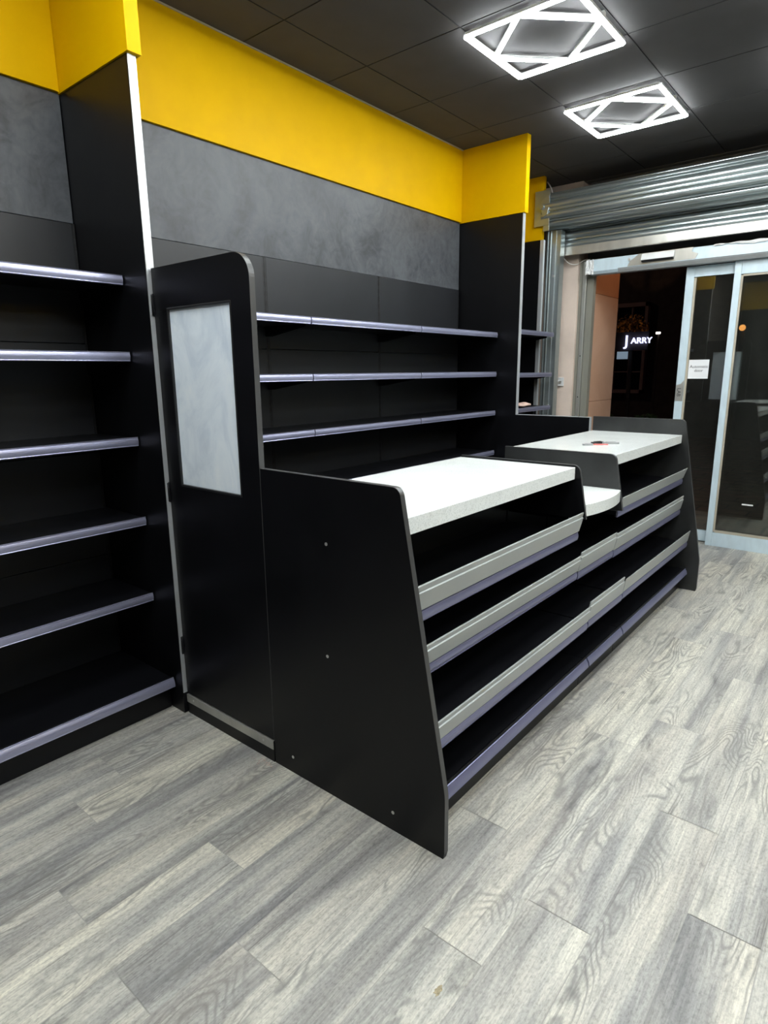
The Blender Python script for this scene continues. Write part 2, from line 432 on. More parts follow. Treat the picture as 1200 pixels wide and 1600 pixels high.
# walls
struct('wall_left', B(-0.15, -0.03, RY, 4.42, 0, H + 0.06), 'dark_wall', 'dark wall behind the shelving', 'wall')
struct('wall_right', Bs((RX, RX + 0.1, RY, 4.6, 0, H + 0.06)), 'black', 'dark panelled wall on the right, outside the view', 'wall')
struct('trim_4', Bs((RX - .03, RX - .001, RY + .03, 4.38, 2.63, H - .002)), 'yellow', 'yellow fascia along the right wall, outside the view', 'trim')
struct('trim_5', Bs((.03, RX - .031, RY + .001, RY + .03, 2.63, H - .002)), 'yellow', 'yellow fascia along the rear wall, outside the view', 'trim')
struct('wall_rear', B(0, RX, RY - 0.1, RY, 0, H + 0.06), 'black', 'dark panelled wall behind the viewer', 'wall')
struct('wall_far', Bs((0.45, RX, 4.50, 4.62, 2.47, H + 0.06)), 'dark_wall', 'dark bulkhead above the sliding door behind the roller shutter', 'wall')
struct('trim_1', Bs((0.0, RX, 4.42, 4.50, H - 0.005, H + 0.012), (0.45, RX, 4.488, 4.50, H - 0.05, H - 0.005)), 'dark_wall', 'dark angle trim where the ceiling meets the bulkhead', 'trim', bevel=0.002)
struct('wall_pier', Bs((-0.03, 0.412, 4.40, 4.62, 0, H + 0.06)), 'plaster', 'peach plastered pier between shutter rail and door frame', 'wall')

# ------------------------------------------------------------------ ceiling lights
def bar2(bm, p, q, w, z0, z1):
    p = Vector(p); q = Vector(q); t = (q - p).normalized(); n = Vector((-t.y, t.x)) * w / 2
    c = [p + n, q + n, q - n, p - n]
    lo = [bm.verts.new((v.x, v.y, z0)) for v in c]; hi = [bm.verts.new((v.x, v.y, z1)) for v in c]
    bm.faces.new(lo[::-1]); bm.faces.new(hi)
    for i in range(4): bm.faces.new((lo[i], lo[(i + 1) % 4], hi[(i + 1) % 4], hi[i]))
def build_light(name='ceiling_light'):
    t = thing(name, 'LED ceiling light', 'ceiling light', (0, 0, H), 'square LED ceiling lights')
    w = 0.287; z1, z0 = -0.030, -0.037
    c = [(-w, -w), (w, -w), (w, w), (-w, w)]; mid = [(0, -w), (w, 0), (0, w), (-w, 0)]
    fr = bmesh.new(); tb = []
    for i in range(4):
        bar2(fr, c[i], c[(i + 1) % 4], 0.024, z1, z1 + 0.014)
        bar2(fr, mid[i], mid[(i + 1) % 4], 0.019, z1, z1 + 0.014)
    for s in (-1, 1):
        box(fr, s * w - .012, s * w + .012, -.012, .012, z1 + 0.014, 0.0)
    o = obj('frame', fr, 'white'); o.parent = t
    for i in range(4):
        bm = bmesh.new(); bar2(bm, c[i], c[(i + 1) % 4], 0.024, z0, z1); o = obj('tube', bm, 'tube'); o.parent = t
    for i in range(4):
        a, b = Vector(mid[i]), Vector(mid[(i + 1) % 4]); d = (b - a).normalized() * 0.014
        bm = bmesh.new(); bar2(bm, a + d, b - d, 0.019, z0, z1); o = obj('tube', bm, 'tube'); o.parent = t
    return t
def dup(root, loc, label, group=None):
    r = root.copy(); C.objects.link(r); r.location = loc; r['label'] = label
    if group: r['group'] = group
    for ch in list(root.children):
        c = ch.copy(); C.objects.link(c); c.parent = r
        for g in ch.children:
            d = g.copy(); C.objects.link(d); d.parent = c
    return r
L0 = build_light(); L0.location = (1.240, 1.862, H)
L0['label'] = 'larger, nearer square LED light with a diamond of tubes, cut off by the top edge'
dup(L0, (1.240, 3.060, H), 'smaller, farther square LED light with a diamond of tubes, above the far counter')
k = 0
for (x, y) in ((1.247, 0.641), (1.247, -0.565), (1.247, -1.771), (2.463, 1.862), (2.463, 3.060), (2.463, 0.641), (2.463, -0.565), (2.463, -1.771),  # second-row light nearest the door is added to brighten that end
               (3.679, 1.847), (3.679, 3.053), (3.679, 0.0), (3.679, -1.771), (4.9, 0.641), (4.9, 3.053)):
    dup(L0, (x, y, H), 'square LED light with a diamond of tubes, outside the view of the photo', 'LED lights outside the view')

# ------------------------------------------------------------------ shelving along the left wall
TH = 0.039
def ticket_bm(x, y0, y1, ztop, h=TH, lean=0.0):
    """label holder: gently bulged face with rolled lips, profile in x-z"""
    p = [(x - .004, ztop - .004), (x + .0015, ztop), (x + .0045, ztop - .0015), (x + .0030, ztop - .004)]
    for k in range(7):
        t = k / 6; p.append((x + .0030 + lean * t + .0030 * math.sin(PI * t), ztop - .005 - (h - .010) * t))
    p += [(x + .0042 + lean, ztop - h + .0025), (x + .0015 + lean, ztop - h), (x - .004 + lean, ztop - h + .004)]
    return prism(bmesh.new(), p, 'y', y0, y1)
def shelf(parent, y0, y1, zt, depth=0.37, thick=0.028, x_back=0.012, name='shelf'):
    """zt = top of the label holder; shelf deck just under it"""
    zd = zt - 0.006
    bm = bmesh.new()
    prism(bm, [(x_back, zd), (depth - .002, zd), (depth - .002, zd - .034), (depth - .010, zd - .034), (depth - .010, zd - thick), (x_back, zd - thick)], 'y', y0 + .001, y1 - .001)
    s = obj(name, bm, 'black_metal', parent, bevel=0.001)
    obj('label_holder', ticket_bm(depth, y0 + .003, y1 - .003, zt), 'ticket', s)
    for yy in (y0 + .012, y1 - .015):
        br = bmesh.new()
        prism(br, [(x_back, zd - thick), (depth * .85, zd - thick), (depth * .85, zd - thick - .012), (x_back + .03, zd - thick - .055), (x_back, zd - thick - .055)], 'y', yy, yy + .003)
        obj('bracket', br, 'black_metal', s)
    return s
def bay(name, label, y0, y1, heights, base_z=None, base_x=0.479, kick_x=0.442, top=2.132, seams=(1.634, 1.15, 0.66)):
    t = thing(name, label, 'shelving', (0.2, (y0 + y1) / 2, 0))
    zs = [top] + list(seams) + [0.13]
    for i in range(len(zs) - 1):
        obj('back_panel', B(0.0, 0.012, y0 + .012, y1 - .012, zs[i + 1] + .0012, zs[i] - .0012), 'rear', t, bevel=0.0015)
    for yy in (y0, y1 - 0.012):
        bm = B(-.03, 0.011, yy + .0005, yy + .0115, 0, top)
        obj('upright', bm, 'slotted', t)
    for z in heights: shelf(t, y0, y1, z)
    if base_z is not None:
        d = obj('base_shelf', prism(bmesh.new(), [(0.012, base_z - .008), (base_x - .02, base_z - .008), (base_x - .004, base_z + .002), (base_x - .002, base_z - .03), (0.012, base_z - .03)], 'y', y0 + .001, y1 - .001), 'black_metal', t, bevel=0.001)
        obj('label_holder', ticket_bm(base_x, y0 + .003, y1 - .003, base_z, 0.045, 0.010), 'ticket', d)
        obj('kick_plate', Bs((kick_x - .012, kick_x, y0 + .001, y1 - .001, 0.0, base_z - .03), (kick_x - .10, kick_x - .012, y1 - .006, y1 - .002, 0, base_z - .03)), 'black_metal', t, bevel=0.001)
    return t
AZ = (1.889, 1.590, 1.240, 0.892, 0.541)
bay('metal_shelving', 'tall black wall shelving with five shelves at the left edge, ahead of the gate', -1.03, -0.030, AZ, 0.161)
bay('metal_shelving', 'black shelving bay at the far left edge, outside the view', -2.03, -1.031, AZ, 0.161)
SZ = (1.791, 1.494, 1.193, 0.876)
bay('metal_shelving', 'black wall shelving bay half hidden behind the gate with the milky pane', 0.012, 1.011, SZ, 0.161)
bay('metal_shelving', 'middle black wall shelving bay behind the near worktop', 1.012, 2.008, SZ, 0.161)
bay('metal_shelving', 'black wall shelving bay in the corner against the far pale-edged side panel', 2.009, 3.012, SZ, 0.161)
bay('metal_shelving', 'narrow black shelving beyond the far side panel, beside the shutter rail', 3.075, 4.024, (1.832, 1.483, 1.190, 0.876), 0.161)

# backing boards above the shelving
def board(label, y0, y1, mat='dusty', x=0.004):
    tag(obj('backing_board', B(-0.028, x, y0, y1, 2.134, 2.632), mat, bevel=0.0015), label, 'panel')
board('dusty charcoal board under the yellow fascia at the left edge', -2.03, -0.030)
board('long dusty charcoal board under the long yellow fascia', 0.010, 2.742)
board('short charcoal board closing the corner under the yellow fascia', 2.744, 3.022, x=0.001)
board('black board over the narrow shelving by the shutter', 3.075, 4.024)

# yellow fascias
def fascia(label, *a, **k):
    return tag(obj('yellow_fascia', B(*a), 'yellow', bevel=0.0012, **k), label, 'fascia board')
fascia('yellow fascia board at the top left corner above the left shelving', -0.028, 0.020, -2.03, -0.036, 2.633, H - .001)
fascia('long yellow fascia board between the two yellow return boards', -0.028, 0.020, 0.0225, 3.018, 2.633, H - .001)
fascia('yellow return board jutting over the near tall side panel', -0.028, 0.561, -0.0345, 0.021, 2.628, H - .001)
fascia('yellow return board jutting over the far tall side panel', -0.028, 0.561, 3.020, 3.073, 2.628, H - .001)
fascia('small yellow return board beside the shutter roll', -0.028, 0.215, 4.026, 4.066, 2.628, H - .001)
tag(obj('fascia_strip', B(-0.028, 0.020, 3.075, 4.024, 2.633, H - .001), 'yellow', bevel=0.001), 'yellow fascia behind the far return board, above the narrow shelving', 'fascia board')
# pale shadow bead where the yellow meets the ceiling
struct('trim_2', Bs((0.020, 0.027, 0.024, 3.018, H - .008, H - .0012)), 'gasket', 'thin bead between the long yellow fascia and the ceiling', 'trim')

# tall side panels
def side_panel(label, y0, y1, xf, z1=2.627, outline=None):
    t = thing('side_panel', label, 'side panel', (xf / 2, (y0 + y1) / 2, 0))
    if outline is None:
        obj('panel', B(-0.028, xf - .003, y0, y1, 0, z1), 'black', t, bevel=0.0008)
        obj('edge_strip', B(xf - .0025, xf, y0 + .002, y1 - .002, 0.10, z1), 'pale_edge', t, label='pale metal edge strip')
    return t
near = thing('side_panel', 'tall black side panel with a pale metal front edge, left of the gate', 'side panel', (0.27, -0.01, 0))
obj('panel', B(-0.028, 0.541, -0.0275, 0.008, 0, 2.627), 'black', near, bevel=0.0008)
obj('edge_strip', Bs((0.5412, 0.5445, -0.026, 0.0065, 0.10, 2.627)), 'pale_edge', near, label='pale metal edge strip')
far = thing('side_panel', 'tall black side panel with pale metal edging, stepping down behind the far worktop', 'side panel', (0.27, 3.05, 0))
pts = [(-0.028, 0), (1.134, 0), (1.134, 1.163), (0.541, 1.163), (0.541, 2.627), (-0.028, 2.627)]
obj('panel', prism(bmesh.new(), pts, 'y', 3.030, 3.070), 'black', far, bevel=0.0008)
obj('edge_strip', Bs((0.5412, 0.5450, 3.032, 3.068, 1.164, 2.627)), 'pale_edge', far, label='pale metal edge strip')
obj('edge_strip', Bs((0.5452, 1.138, 3.032, 3.068, 1.1635, 1.167)), 'pale_edge', far, label='pale metal edge strip')
obj('edge_strip', Bs((1.1345, 1.138, 3.032, 3.068, 0.0, 1.1630)), 'pale_edge', far, label='pale metal edge strip')
third = thing('side_panel', 'narrow black side panel with a pale edge tucked beside the shutter rail', 'side panel', (0.1, 4.04, 0))
obj('panel', B(-0.028, 0.200, 4.028, 4.064, 0, 2.627), 'black', third, bevel=0.0008)
obj('edge_strip', B(0.2005, 0.232, 4.030, 4.062, 0, 2.627), 'pale_edge', third, label='pale metal edge strip')
# folded pinkish cloth on the narrow shelf
bm = bmesh.new(); bmesh.ops.create_uvsphere(bm, u_segments=24, v_segments=14, radius=1)
for v in bm.verts:
    v.co = Vector((v.co.x * .055, v.co.y * .17, max(v.co.z, -.75) * .020)); v.co.z += .004 * math.sin(v.co.y * 40) + .003 * math.sin(v.co.x * 70)
    v.co += Vector((0.30, 3.58, 1.207))
tag(obj('folded_cloth', bm, 'cloth', smooth=True), 'pale pink folded cloth on the lowest visible shelf by the shutter rail', 'cloth')

# ------------------------------------------------------------------ gate between side panel and counter
gate = thing('counter_gate', 'black swing gate with rounded top corner and a milky pane', 'gate', (0.84, 0, 0))
GX0, GX1, GT = 0.549, 1.1385, 1.897
gp = rounded([(GX0, 0.098), (GX1, 0.098), (GX1, GT), (GX0, GT)], {2}, 0.085, 12)
hole = [(0.640, 1.058), (1.029, 1.058), (1.029, 1.741), (0.640, 1.741)]
obj('leaf', prism(bmesh.new(), gp, 'y', -0.010, 0.012, hole), 'black', gate)
# edge banding on the outer edge
def band(outline, y0, y1, out=0.0012):
    """thin strip that follows an open outline in x-z"""
    bm = bmesh.new(); n = len(outline); a = []
    for i, p in enumerate(outline):
        q0 = Vector(outline[max(i - 1, 0)]); q1 = Vector(outline[min(i + 1, n - 1)]); t = (q1 - q0).normalized(); nr = Vector((t.y, -t.x))
        o = Vector(p) + nr * out
        a.append([bm.verts.new((p[0], y0, p[1])), bm.verts.new((o.x, y0, o.y)), bm.verts.new((o.x, y1, o.y)), bm.verts.new((p[0], y1, p[1]))])
    for i in range(n - 1):
        for k in range(4): bm.faces.new((a[i][k], a[i][(k + 1) % 4], a[i + 1][(k + 1) % 4], a[i + 1][k]))
    bm.faces.new(a[0][::-1]); bm.faces.new(a[-1])
    return bm
arc = [p for p in gp if not (p[0] < GX0 + .001)]
arc = [q for q in arc]  # bottom right up over the curve
arc = sorted(arc, key=lambda p: (p[1] if p[0] > GX1 - .0005 else 10 + (GX1 - p[0])))
arc.append((GX0, GT))
obj('edge_band', band(arc, -0.0105, 0.0125), 'edge', gate, smooth=False, label='grey edge banding')
fr = bmesh.new()
for (x0, x1, z0, z1) in ((.636, .643, 1.054, 1.745), (1.026, 1.033, 1.054, 1.745), (.643, 1.026, 1.054, 1.061), (.643, 1.026, 1.738, 1.745)):
    box(fr, x0, x1, -0.0125, 0.0145, z0, z1)
obj('pane_frame', fr, 'black_plastic', gate, bevel=0.002)
obj('pane', B(.6432, 1.0258, -0.003, 0.003, 1.0612, 1.7378), 'milky', gate, label='milky blue-grey pane')
for z in (1.72, 0.975, 0.285):
    h = obj('hinge', B(0.5455, 0.5485, -0.014, -0.010, z, z + .085), 'black_metal', gate, bevel=0.001)
    obj('hinge_pin', cyl((0.5475, -0.0165, z + .003), (0.5475, -0.0165, z + .082), 0.0030, 12), 'black_metal', h, smooth=True)
sill = thing('gate_threshold', 'black threshold board with a metal strip under the swing gate', 'threshold', (0.84, 0, 0))
obj('board', B(0.549, 1.1385, -0.012, 0.010, 0, 0.0905), 'black', sill, bevel=0.001)
ms = obj('metal_strip', Bs((0.549, 1.1375, -0.0150, -0.0122, 0.055, 0.0925), (0.5495, 1.137, -0.0120, 0.010, 0.0912, 0.0928)), 'alu', sill, bevel=0.0008, label='satin metal strip')
for x in (0.60, 1.08): obj('screw', cyl((x, -0.0165, 0.076), (x, -0.0149, 0.076), 0.0045, 12), 'screw', ms)

# ------------------------------------------------------------------ checkout counter
XE, ZK, ZC = 1.940, 0.224, 1.170
def panel_outline(zt, x_back=1.1415, z_end=0.0):
    slope = (XE - 1.768) / (1.158 - ZK)
    sh = 0.010 if z_end > 0 else 0.0
    xt = XE - slope * (zt - ZK) - sh
    if z_end <= 0: pts = [(x_back, 0), (XE - .004, 0), (XE, 0.02), (XE, ZK), (xt, zt), (x_back, zt)]; idx = {3: 0.25, 4: 0.030}
    else: pts = [(x_back, 0), (1.405, 0), (1.405, z_end), (XE - slope * (z_end - ZK) - sh, z_end), (xt, zt), (x_back, zt)]; idx = {4: 0.035}
    return rounded(pts, set(idx), idx, 8)
def counter_panel(parent, name, y0, y1, zt, z_end=0.0, screws=(), mat='black'):
    ol = panel_outline(zt, z_end=z_end)
    p = obj(name, prism(bmesh.new(), ol, 'y', y0, y1), mat, parent, bevel=0.0006, seg=1)
    seq = [q for q in ol if q[0] > 1.56]
    # open run from the bottom of the front edge up over the top
    start = min(range(len(ol)), key=lambda i: (abs(ol[i][1] - (z_end if z_end > 0 else 0.02)) + (0 if ol[i][0] > 1.6 else 9)))
    run = ol[start:]
    obj('edge_band', band(run, y0 + .0002, y1 - .0002, 0.0010), 'edge', p, label='grey edge banding')
    for (x, z) in screws: obj('screw_cap', cyl((x, y0 - .0012, z), (x, y0 + .001, z), 0.006, 12), 'screw', p)
    return p
Y0, Y1a, Y1b, Y2a, Y2b, Y3a, Y3b = 0.0, 1.300, 1.318, 1.772, 1.790, 3.086, 3.106
def upstand_bm(x0, z0, x1, z1, y0, y1, groove=True):
    """leaning painted lip on the shelf front; profile in x-z with a fold line near the top"""
    d = Vector((x1 - x0, z1 - z0)); L = d.length; d.normalize(); n = Vector((d.y, -d.x))
    P = lambda s, o: (x0 + d.x * s + n.x * o, z0 + d.y * s + n.y * o)
    if groove: p = [P(0, 0), P(L * .74, 0), P(L * .76, -.005), P(L * .98, -.005), P(L, -.007), P(L, -.010), P(0, -.010)]
    else: p = [P(0, 0), P(L * .99, 0), P(L, -.001), P(L, -.003), P(0, -.003)]
    return prism(bmesh.new(), p, 'y', y0, y1)
def counter_shelf(parent, ztop, zbot, xt, xb, y0, y1, groove=True, back=1.42, inset=0.0):
    zs = zbot + 0.041                              # split between lip and label holder
    xs = xb + (xt - xb) * (zs - zbot) / (ztop - zbot) * .3
    zd = zs - 0.004
    s = obj('shelf', prism(bmesh.new(), [(back, zd), (xb - .002, zd), (xb - .002, zd - .034), (xb - .010, zd - .034), (xb - .010, zd - .024), (back, zd - .024)], 'y', y0 + .001, y1 - .001), 'black_metal', parent, bevel=0.0008)
    obj('label_holder', ticket_bm(xb, y0 + .005, y1 - .005, zs - .003, 0.038), 'ticket_dim', s)
    obj('front_lip', upstand_bm(xs + .004, zs + .001, xt + .006, ztop, y0 + .002, y1 - .002, groove), 'grey_paint', s, label='leaning pale grey painted lip')
    return s
def base(parent, y0, y1, z=0.155):
    s = obj('base_shelf', prism(bmesh.new(), [(1.30, z - .006), (1.842, z - .006), (1.856, z + .006), (1.859, z), (1.859, z - .03), (1.30, z - .03)], 'y', y0 + .001, y1 - .001), 'black_metal', parent, bevel=0.0008)
    obj('label_holder', ticket_bm(1.860, y0 + .006, y1 - .006, z - .001, 0.041, 0.012), 'ticket_dim', s)
    obj('kick_plate', B(1.814, 1.826, y0 + .001, y1 - .001, 0, z - .032), 'black_metal', parent, bevel=0.001)
def carcass(parent, y0, y1, zt):
    obj('back_panel', B(1.402, 1.414, y0 - .001, y1 - .0005, 0.0, zt), 'black_metal', parent)
    obj('staff_side_panel', B(1.1415, 1.154, y0 + .002, y1 - .002, 0.0, zt), 'black', parent)
cn = thing('checkout_counter', 'near counter unit with a big black end panel and three grey-lipped shelves', 'counter', (1.5, 0.65, 0))
counter_panel(cn, 'end_panel', Y0 - .010, Y0 + .010, ZC, screws=((1.46, .949), (1.45, .546), (1.247, .068), (1.735, .069)))
counter_panel(cn, 'divider_panel', Y1a + .005, Y1b, 1.078, z_end=0.832)
carcass(cn, Y0 + .012, Y1a + .005, 1.012)
counter_shelf(cn, .8635, .7328, 1.808, 1.785, Y0 + .012, Y1a + .004)
counter_shelf(cn, .6526, .5364, 1.805, 1.786, Y0 + .012, Y1b)
counter_shelf(cn, .4138, .3003, 1.863, 1.851, Y0 + .012, Y1b)
base(cn, Y0 + .012, Y1b)
cm = thing('checkout_counter', 'middle low counter unit under the rounded ledge', 'counter', (1.5, 1.55, 0))
carcass(cm, Y1b, Y2a, 0.842)
obj('top_rail', B(1.42, 1.73, Y1b + .002, Y2a - .002, 0.815, 0.842), 'black_metal', cm)
counter_shelf(cm, .668, .5315, 1.805, 1.786, Y1b + .001, Y2b)
counter_shelf(cm, .4373, .304, 1.863, 1.851, Y1b + .001, Y2b)
base(cm, Y1b + .001, Y2b)
cf = thing('checkout_counter', 'far counter unit ending in a black panel beside the sliding door', 'counter', (1.5, 2.45, 0))
counter_panel(cm, 'divider_panel', Y2a, Y2b, 1.078, z_end=0.79, mat='dusty_black')
counter_panel(cf, 'end_panel', Y3a, Y3b, ZC, mat='dusty_black')
carcass(cf, Y2b, Y3a, 1.012)
counter_shelf(cf, .8513, .7411, 1.808, 1.785, Y2b + .022, Y3a - .012, groove=False)
counter_shelf(cf, .6582, .5265, 1.805, 1.786, Y2b + .001, Y3a - .002)
counter_shelf(cf, .4241, .3074, 1.863, 1.851, Y2b + .001, Y3a - .002, groove=False)
base(cf, Y2b + .001, Y3a - .002)
# worktops
tag(obj('worktop', B(1.1425, 1.7556, 0.0115, Y1a + .0035, 1.0136, 1.0686), 'quartz', bevel=0.0015), 'near white speckled quartz worktop behind the big black end panel', 'worktop')
tag(obj('worktop', B(1.1425, 1.7556, Y2b + .0015, Y3a - .0015, 1.0136, 1.0686), 'quartz', bevel=0.0015), 'far white speckled quartz worktop with the small fittings lying on it', 'worktop')
lp = [(1.30, Y1b + .0015)]
for i in range(17):
    t = i / 16; y = Y1b + .0015 + t * (Y2a - Y1b - .003)
    lp.append((1.812 + .030 * math.sin(PI * t) ** 0.8, y))
lp += [(1.30, Y2a - .0015)]
lp = rounded(lp, {17}, 0.02, 6)
tag(obj('worktop_ledge', prism(bmesh.new(), lp, 'z', 0.8435, 0.9000), 'quartz', bevel=0.0015), 'low white ledge with a bowed front between the two worktops', 'worktop')

# small fittings lying on the far worktop
def on_top(name, label, cat, bm, mat, ang, x, y):
    bmesh.ops.rotate(bm, verts=bm.verts, matrix=Matrix.Rotation(ang, 3, 'Z')); bmesh.ops.translate(bm, verts=bm.verts, vec=(x, y, 1.0691))
    return tag(obj(name, bm, mat, bevel=0.001), label, cat)
def clip(l, w, h):
    bm = bmesh.new(); prism(bm, rounded([(-l / 2, -w / 2), (l / 2, -w / 2), (l / 2, w / 2), (-l / 2, w / 2)], {0, 1, 2, 3}, w * .3, 4), 'z', 0, h)
    prism(bm, rounded([(-l * .3, -w * .3), (l * .3, -w * .3), (l * .3, w * .3), (-l * .3, w * .3)], {0, 1, 2, 3}, w * .12, 3), 'z', h, h + .003)
    return bm
on_top('key_fob', 'grey key fob at the left end of the small pile on the far worktop', 'key fob', clip(.06, .03, .010), 'grey_plastic', .8, 1.475, 2.155)
on_top('key_fob', 'black key fob at the back of the small pile on the far worktop', 'key fob', clip(.085, .026, .012), 'black_plastic', 1.1, 1.488, 2.270)
on_top('key_fob', 'dark grey fob at the right end of the small pile on the far worktop', 'key fob', clip(.095, .032, .010), 'grey_plastic', .55, 1.555, 2.305)
bm = bmesh.new(); tube(bm, [(-.05, 0, .004), (-.02, .018, .004), (.01, -.012, .006), (.03, .012, .004), (.05, .0, .004)], .0035, 8)
bmesh.ops.rotate(bm, verts=bm.verts, matrix=Matrix.Rotation(.7, 3, 'Z')); bmesh.ops.translate(bm, verts=bm.verts, vec=(1.530, 2.195, 1.0693))
tag(obj('red_cord', bm, 'red_plastic', smooth=True), 'short red cord in the middle of the small pile on the far worktop', 'cord')

# crumbs on the floor by the gate
bm = bmesh.new(); rnd = random.Random(4)
for _ in range(40):
    x, y, s = 1.11 + rnd.gauss(0, .025), -.030 - abs(rnd.gauss(0, .014)), rnd.uniform(.0010, .0028)
    box(bm, x, x + s, y, y + s, 0.0002, s * .8)
tag(obj('sawdust', bm, M['cloth']), 'sprinkle of pale sawdust on the floor beside the gate threshold', 'sawdust', kind='stuff')

# ------------------------------------------------------------------ roller shutter
shut = thing('roller_shutter', 'rolled-up galvanised corrugated shutter above the sliding door', 'roller shutter', (2, 4.15, 2.5))
SX0, SX1 = 0.215, 4.6
RC = (4.12, 2.868); RR = 0.138
prof = []
ns = 10
for i in range(ns):
    a0 = 2 * PI * i / ns + .25
    for j in range(24):
        t = j / 24; a = a0 + 2 * PI / ns * t
        # each slat: a broad rounded rib then a narrow locking groove
        if t < .62: r = RR + 0.012 * math.sin(PI * t / .62) ** .7
        elif t < .72: r = RR - 0.012
        elif t < .90: r = RR + 0.003 * math.sin(PI * (t - .72) / .18)
        else: r = RR - 0.014
        prof.append((RC[0] + r * math.cos(a), RC[1] + r * math.sin(a)))
obj('shutter_roll', prism(bmesh.new(), prof, 'x', SX0, SX1), 'galv', shut, smooth=False)
# hanging curtain of slats
yc = 4.272; f = []; bk = []
z = 2.86
while z > 2.585:
    for t in [i / 20 for i in range(20)]:
        o = 0.014 * math.sin(PI * t / .70) ** .7 if t < .70 else (-0.010 if t < .82 or t > .92 else 0.003)
        zz = z - t * .0765
        if zz < 2.583: break
        f.append((yc - o, zz)); bk.append((yc - o + .0015, zz))
    z -= .0765
obj('shutter_curtain', prism(bmesh.new(), f + bk[::-1], 'x', SX0 + .03, SX1 - .03), 'galv', shut)
obj('bottom_bar', prism(bmesh.new(), [(4.258, 2.583), (4.274, 2.583), (4.284, 2.518), (4.284, 2.511), (4.252, 2.511), (4.252, 2.520)], 'x', SX0 + .04, SX1 - .04), 'alu', shut, bevel=0.001, label='plain metal bottom bar')
# axle, side bracket
br = obj('side_bracket', Bs((0.150, 0.2900, 3.995, 4.000, 2.735, 3.020), (0.150, 0.155, 4.0, 4.024, 2.735, 3.020), (0.235, 0.2900, 4.0, 4.004, 2.69, 2.735)), 'galv', shut, bevel=0.0015)
obj('hub', prism(bmesh.new(), [(0.205, 2.90), (0.235, 2.945), (0.290, 2.97), (0.300, 2.90), (0.28, 2.82), (0.24, 2.80)], 'y', 3.975, 3.994), 'galv', br, bevel=0.003)
obj('axle_bolt', cyl((0.230, 3.955, 2.88), (0.230, 3.974, 2.88), 0.022, 6), 'galv', br, bevel=0.001)
obj('axle', cyl((0.10, RC[0], RC[1]), (SX0 + .001, RC[0], RC[1]), 0.035, 20), 'galv', shut, smooth=True)
# guide rail, ribbed channel down to the floor
def rail(x0, x1, s=1, label=None):
    w = x1 - x0
    p = [(0, 0), (.012, 0), (.012, .006), (.030, .006), (.034, -.006), (.040, -.006), (.044, .006), (.078, .006), (.082, -.002), (.088, -.002), (.092, .006), (w - .012, .006), (w - .010, 0), (w, 0), (w, .085), (0, .085)]
    p = [(x0 + (a if s > 0 else w - a), 4.150 + b) for a, b in p]  # channel section
    return obj('guide_rail', prism(bmesh.new(), p, 'z', 0, 2.715), 'galv', shut)
g1 = rail(0.205, 0.338)
for z in (2.33, 1.80, 1.46, 1.18): obj('rail_bolt', cyl((0.287, 4.142, z), (0.287, 4.1555, z), 0.010, 8), 'screw', g1)
rail(SX1 - .14, SX1, -1)

# ------------------------------------------------------------------ sliding door set
ZH = 2.330
# left jamb
jamb = tag(obj('trim_3', Bs((0.452, 0.486, 4.412, 4.50, 0, 2.47)), 'alu', bevel=0.002), 'ridged aluminium door jamb beside the peach pier', 'door frame', kind='structure')
obj('jamb_channel', B(0.413, 0.450, 4.430, 4.50, 0, 2.47), 'olive', jamb, bevel=0.002); obj('jamb_channel', B(0.488, 0.548, 4.436, 4.50, 0, 2.47), 'olive', jamb, bevel=0.002)
for z in (1.63, 1.25): obj('screw_hole', cyl((0.469, 4.4108, z), (0.469, 4.413, z), 0.006, 10), 'black_plastic', jamb)
# operator housing
op = thing('door_operator', 'long pale aluminium door operator with peeling blue film above the sliding door', 'door operator', (2, 4.38, 2.4))
obj('housing', prism(bmesh.new(), rounded([(4.437, 2.462), (4.33, 2.462), (4.322, 2.36), (4.345, 2.335), (4.437, 2.335)], {1, 2, 3}, .008, 4), 'x', 0.545, RX - .6), 'film', op, smooth=False)
obj('lower_edge', prism(bmesh.new(), [(4.319, 2.366), (4.3405, 2.331), (4.40, 2.331), (4.40, 2.334), (4.343, 2.334), (4.3235, 2.362)], 'x', 0.80, RX - .6), 'grey_plastic', op, label='bare grey lower edge')
obj('bare_patch', prism(bmesh.new(), [(0.88, 2.370), (1.42, 2.372), (1.44, 2.410), (1.39, 2.43), (1.40, 2.4625), (0.97, 2.4600), (0.93, 2.43), (0.90, 2.41)], 'y', 4.3195, 4.3255), 'alu', op, label='bare metal patch where the film is peeled')
# crumpled film at the left end and along the top
bm = bmesh.new(); rnd = random.Random(9)
gr = [[None] * 7 for _ in range(9)]
for i in range(9):
    for j in range(7):
        gr[i][j] = bm.verts.new((0.515 + i * .009 + rnd.uniform(-.004, .004), 4.312 + rnd.uniform(-.010, .006), 2.335 + j * .020 + rnd.uniform(-.006, .006)))
for i in range(8):
    for j in range(6): bm.faces.new((gr[i][j], gr[i + 1][j], gr[i + 1][j + 1], gr[i][j + 1]))
cr = obj('peeling_film', bm, 'white', op); sd = cr.modifiers.new('thick', 'SOLIDIFY'); sd.thickness = 0.0008
bm = bmesh.new(); row = []
for i in range(60):
    x = 1.55 + i * .02
    zt = 2.4640 + .003 * math.sin(i * .9); zb = 2.447 + .009 * math.sin(i * .33) + .003 * math.sin(i * 1.7)
    row.append((bm.verts.new((x, 4.3265, zt)), bm.verts.new((x, 4.3185 - .0015 * (i % 3), (zt + zb) / 2)), bm.verts.new((x, 4.3195, zb))))
for a, b in zip(row, row[1:]):
    bm.faces.new((a[0], b[0], b[1], a[1])); bm.faces.new((a[1], b[1], b[2], a[2]))
cr = obj('peeling_film', bm, 'white', op); sd = cr.modifiers.new('thick', 'SOLIDIFY'); sd.thickness = 0.0008
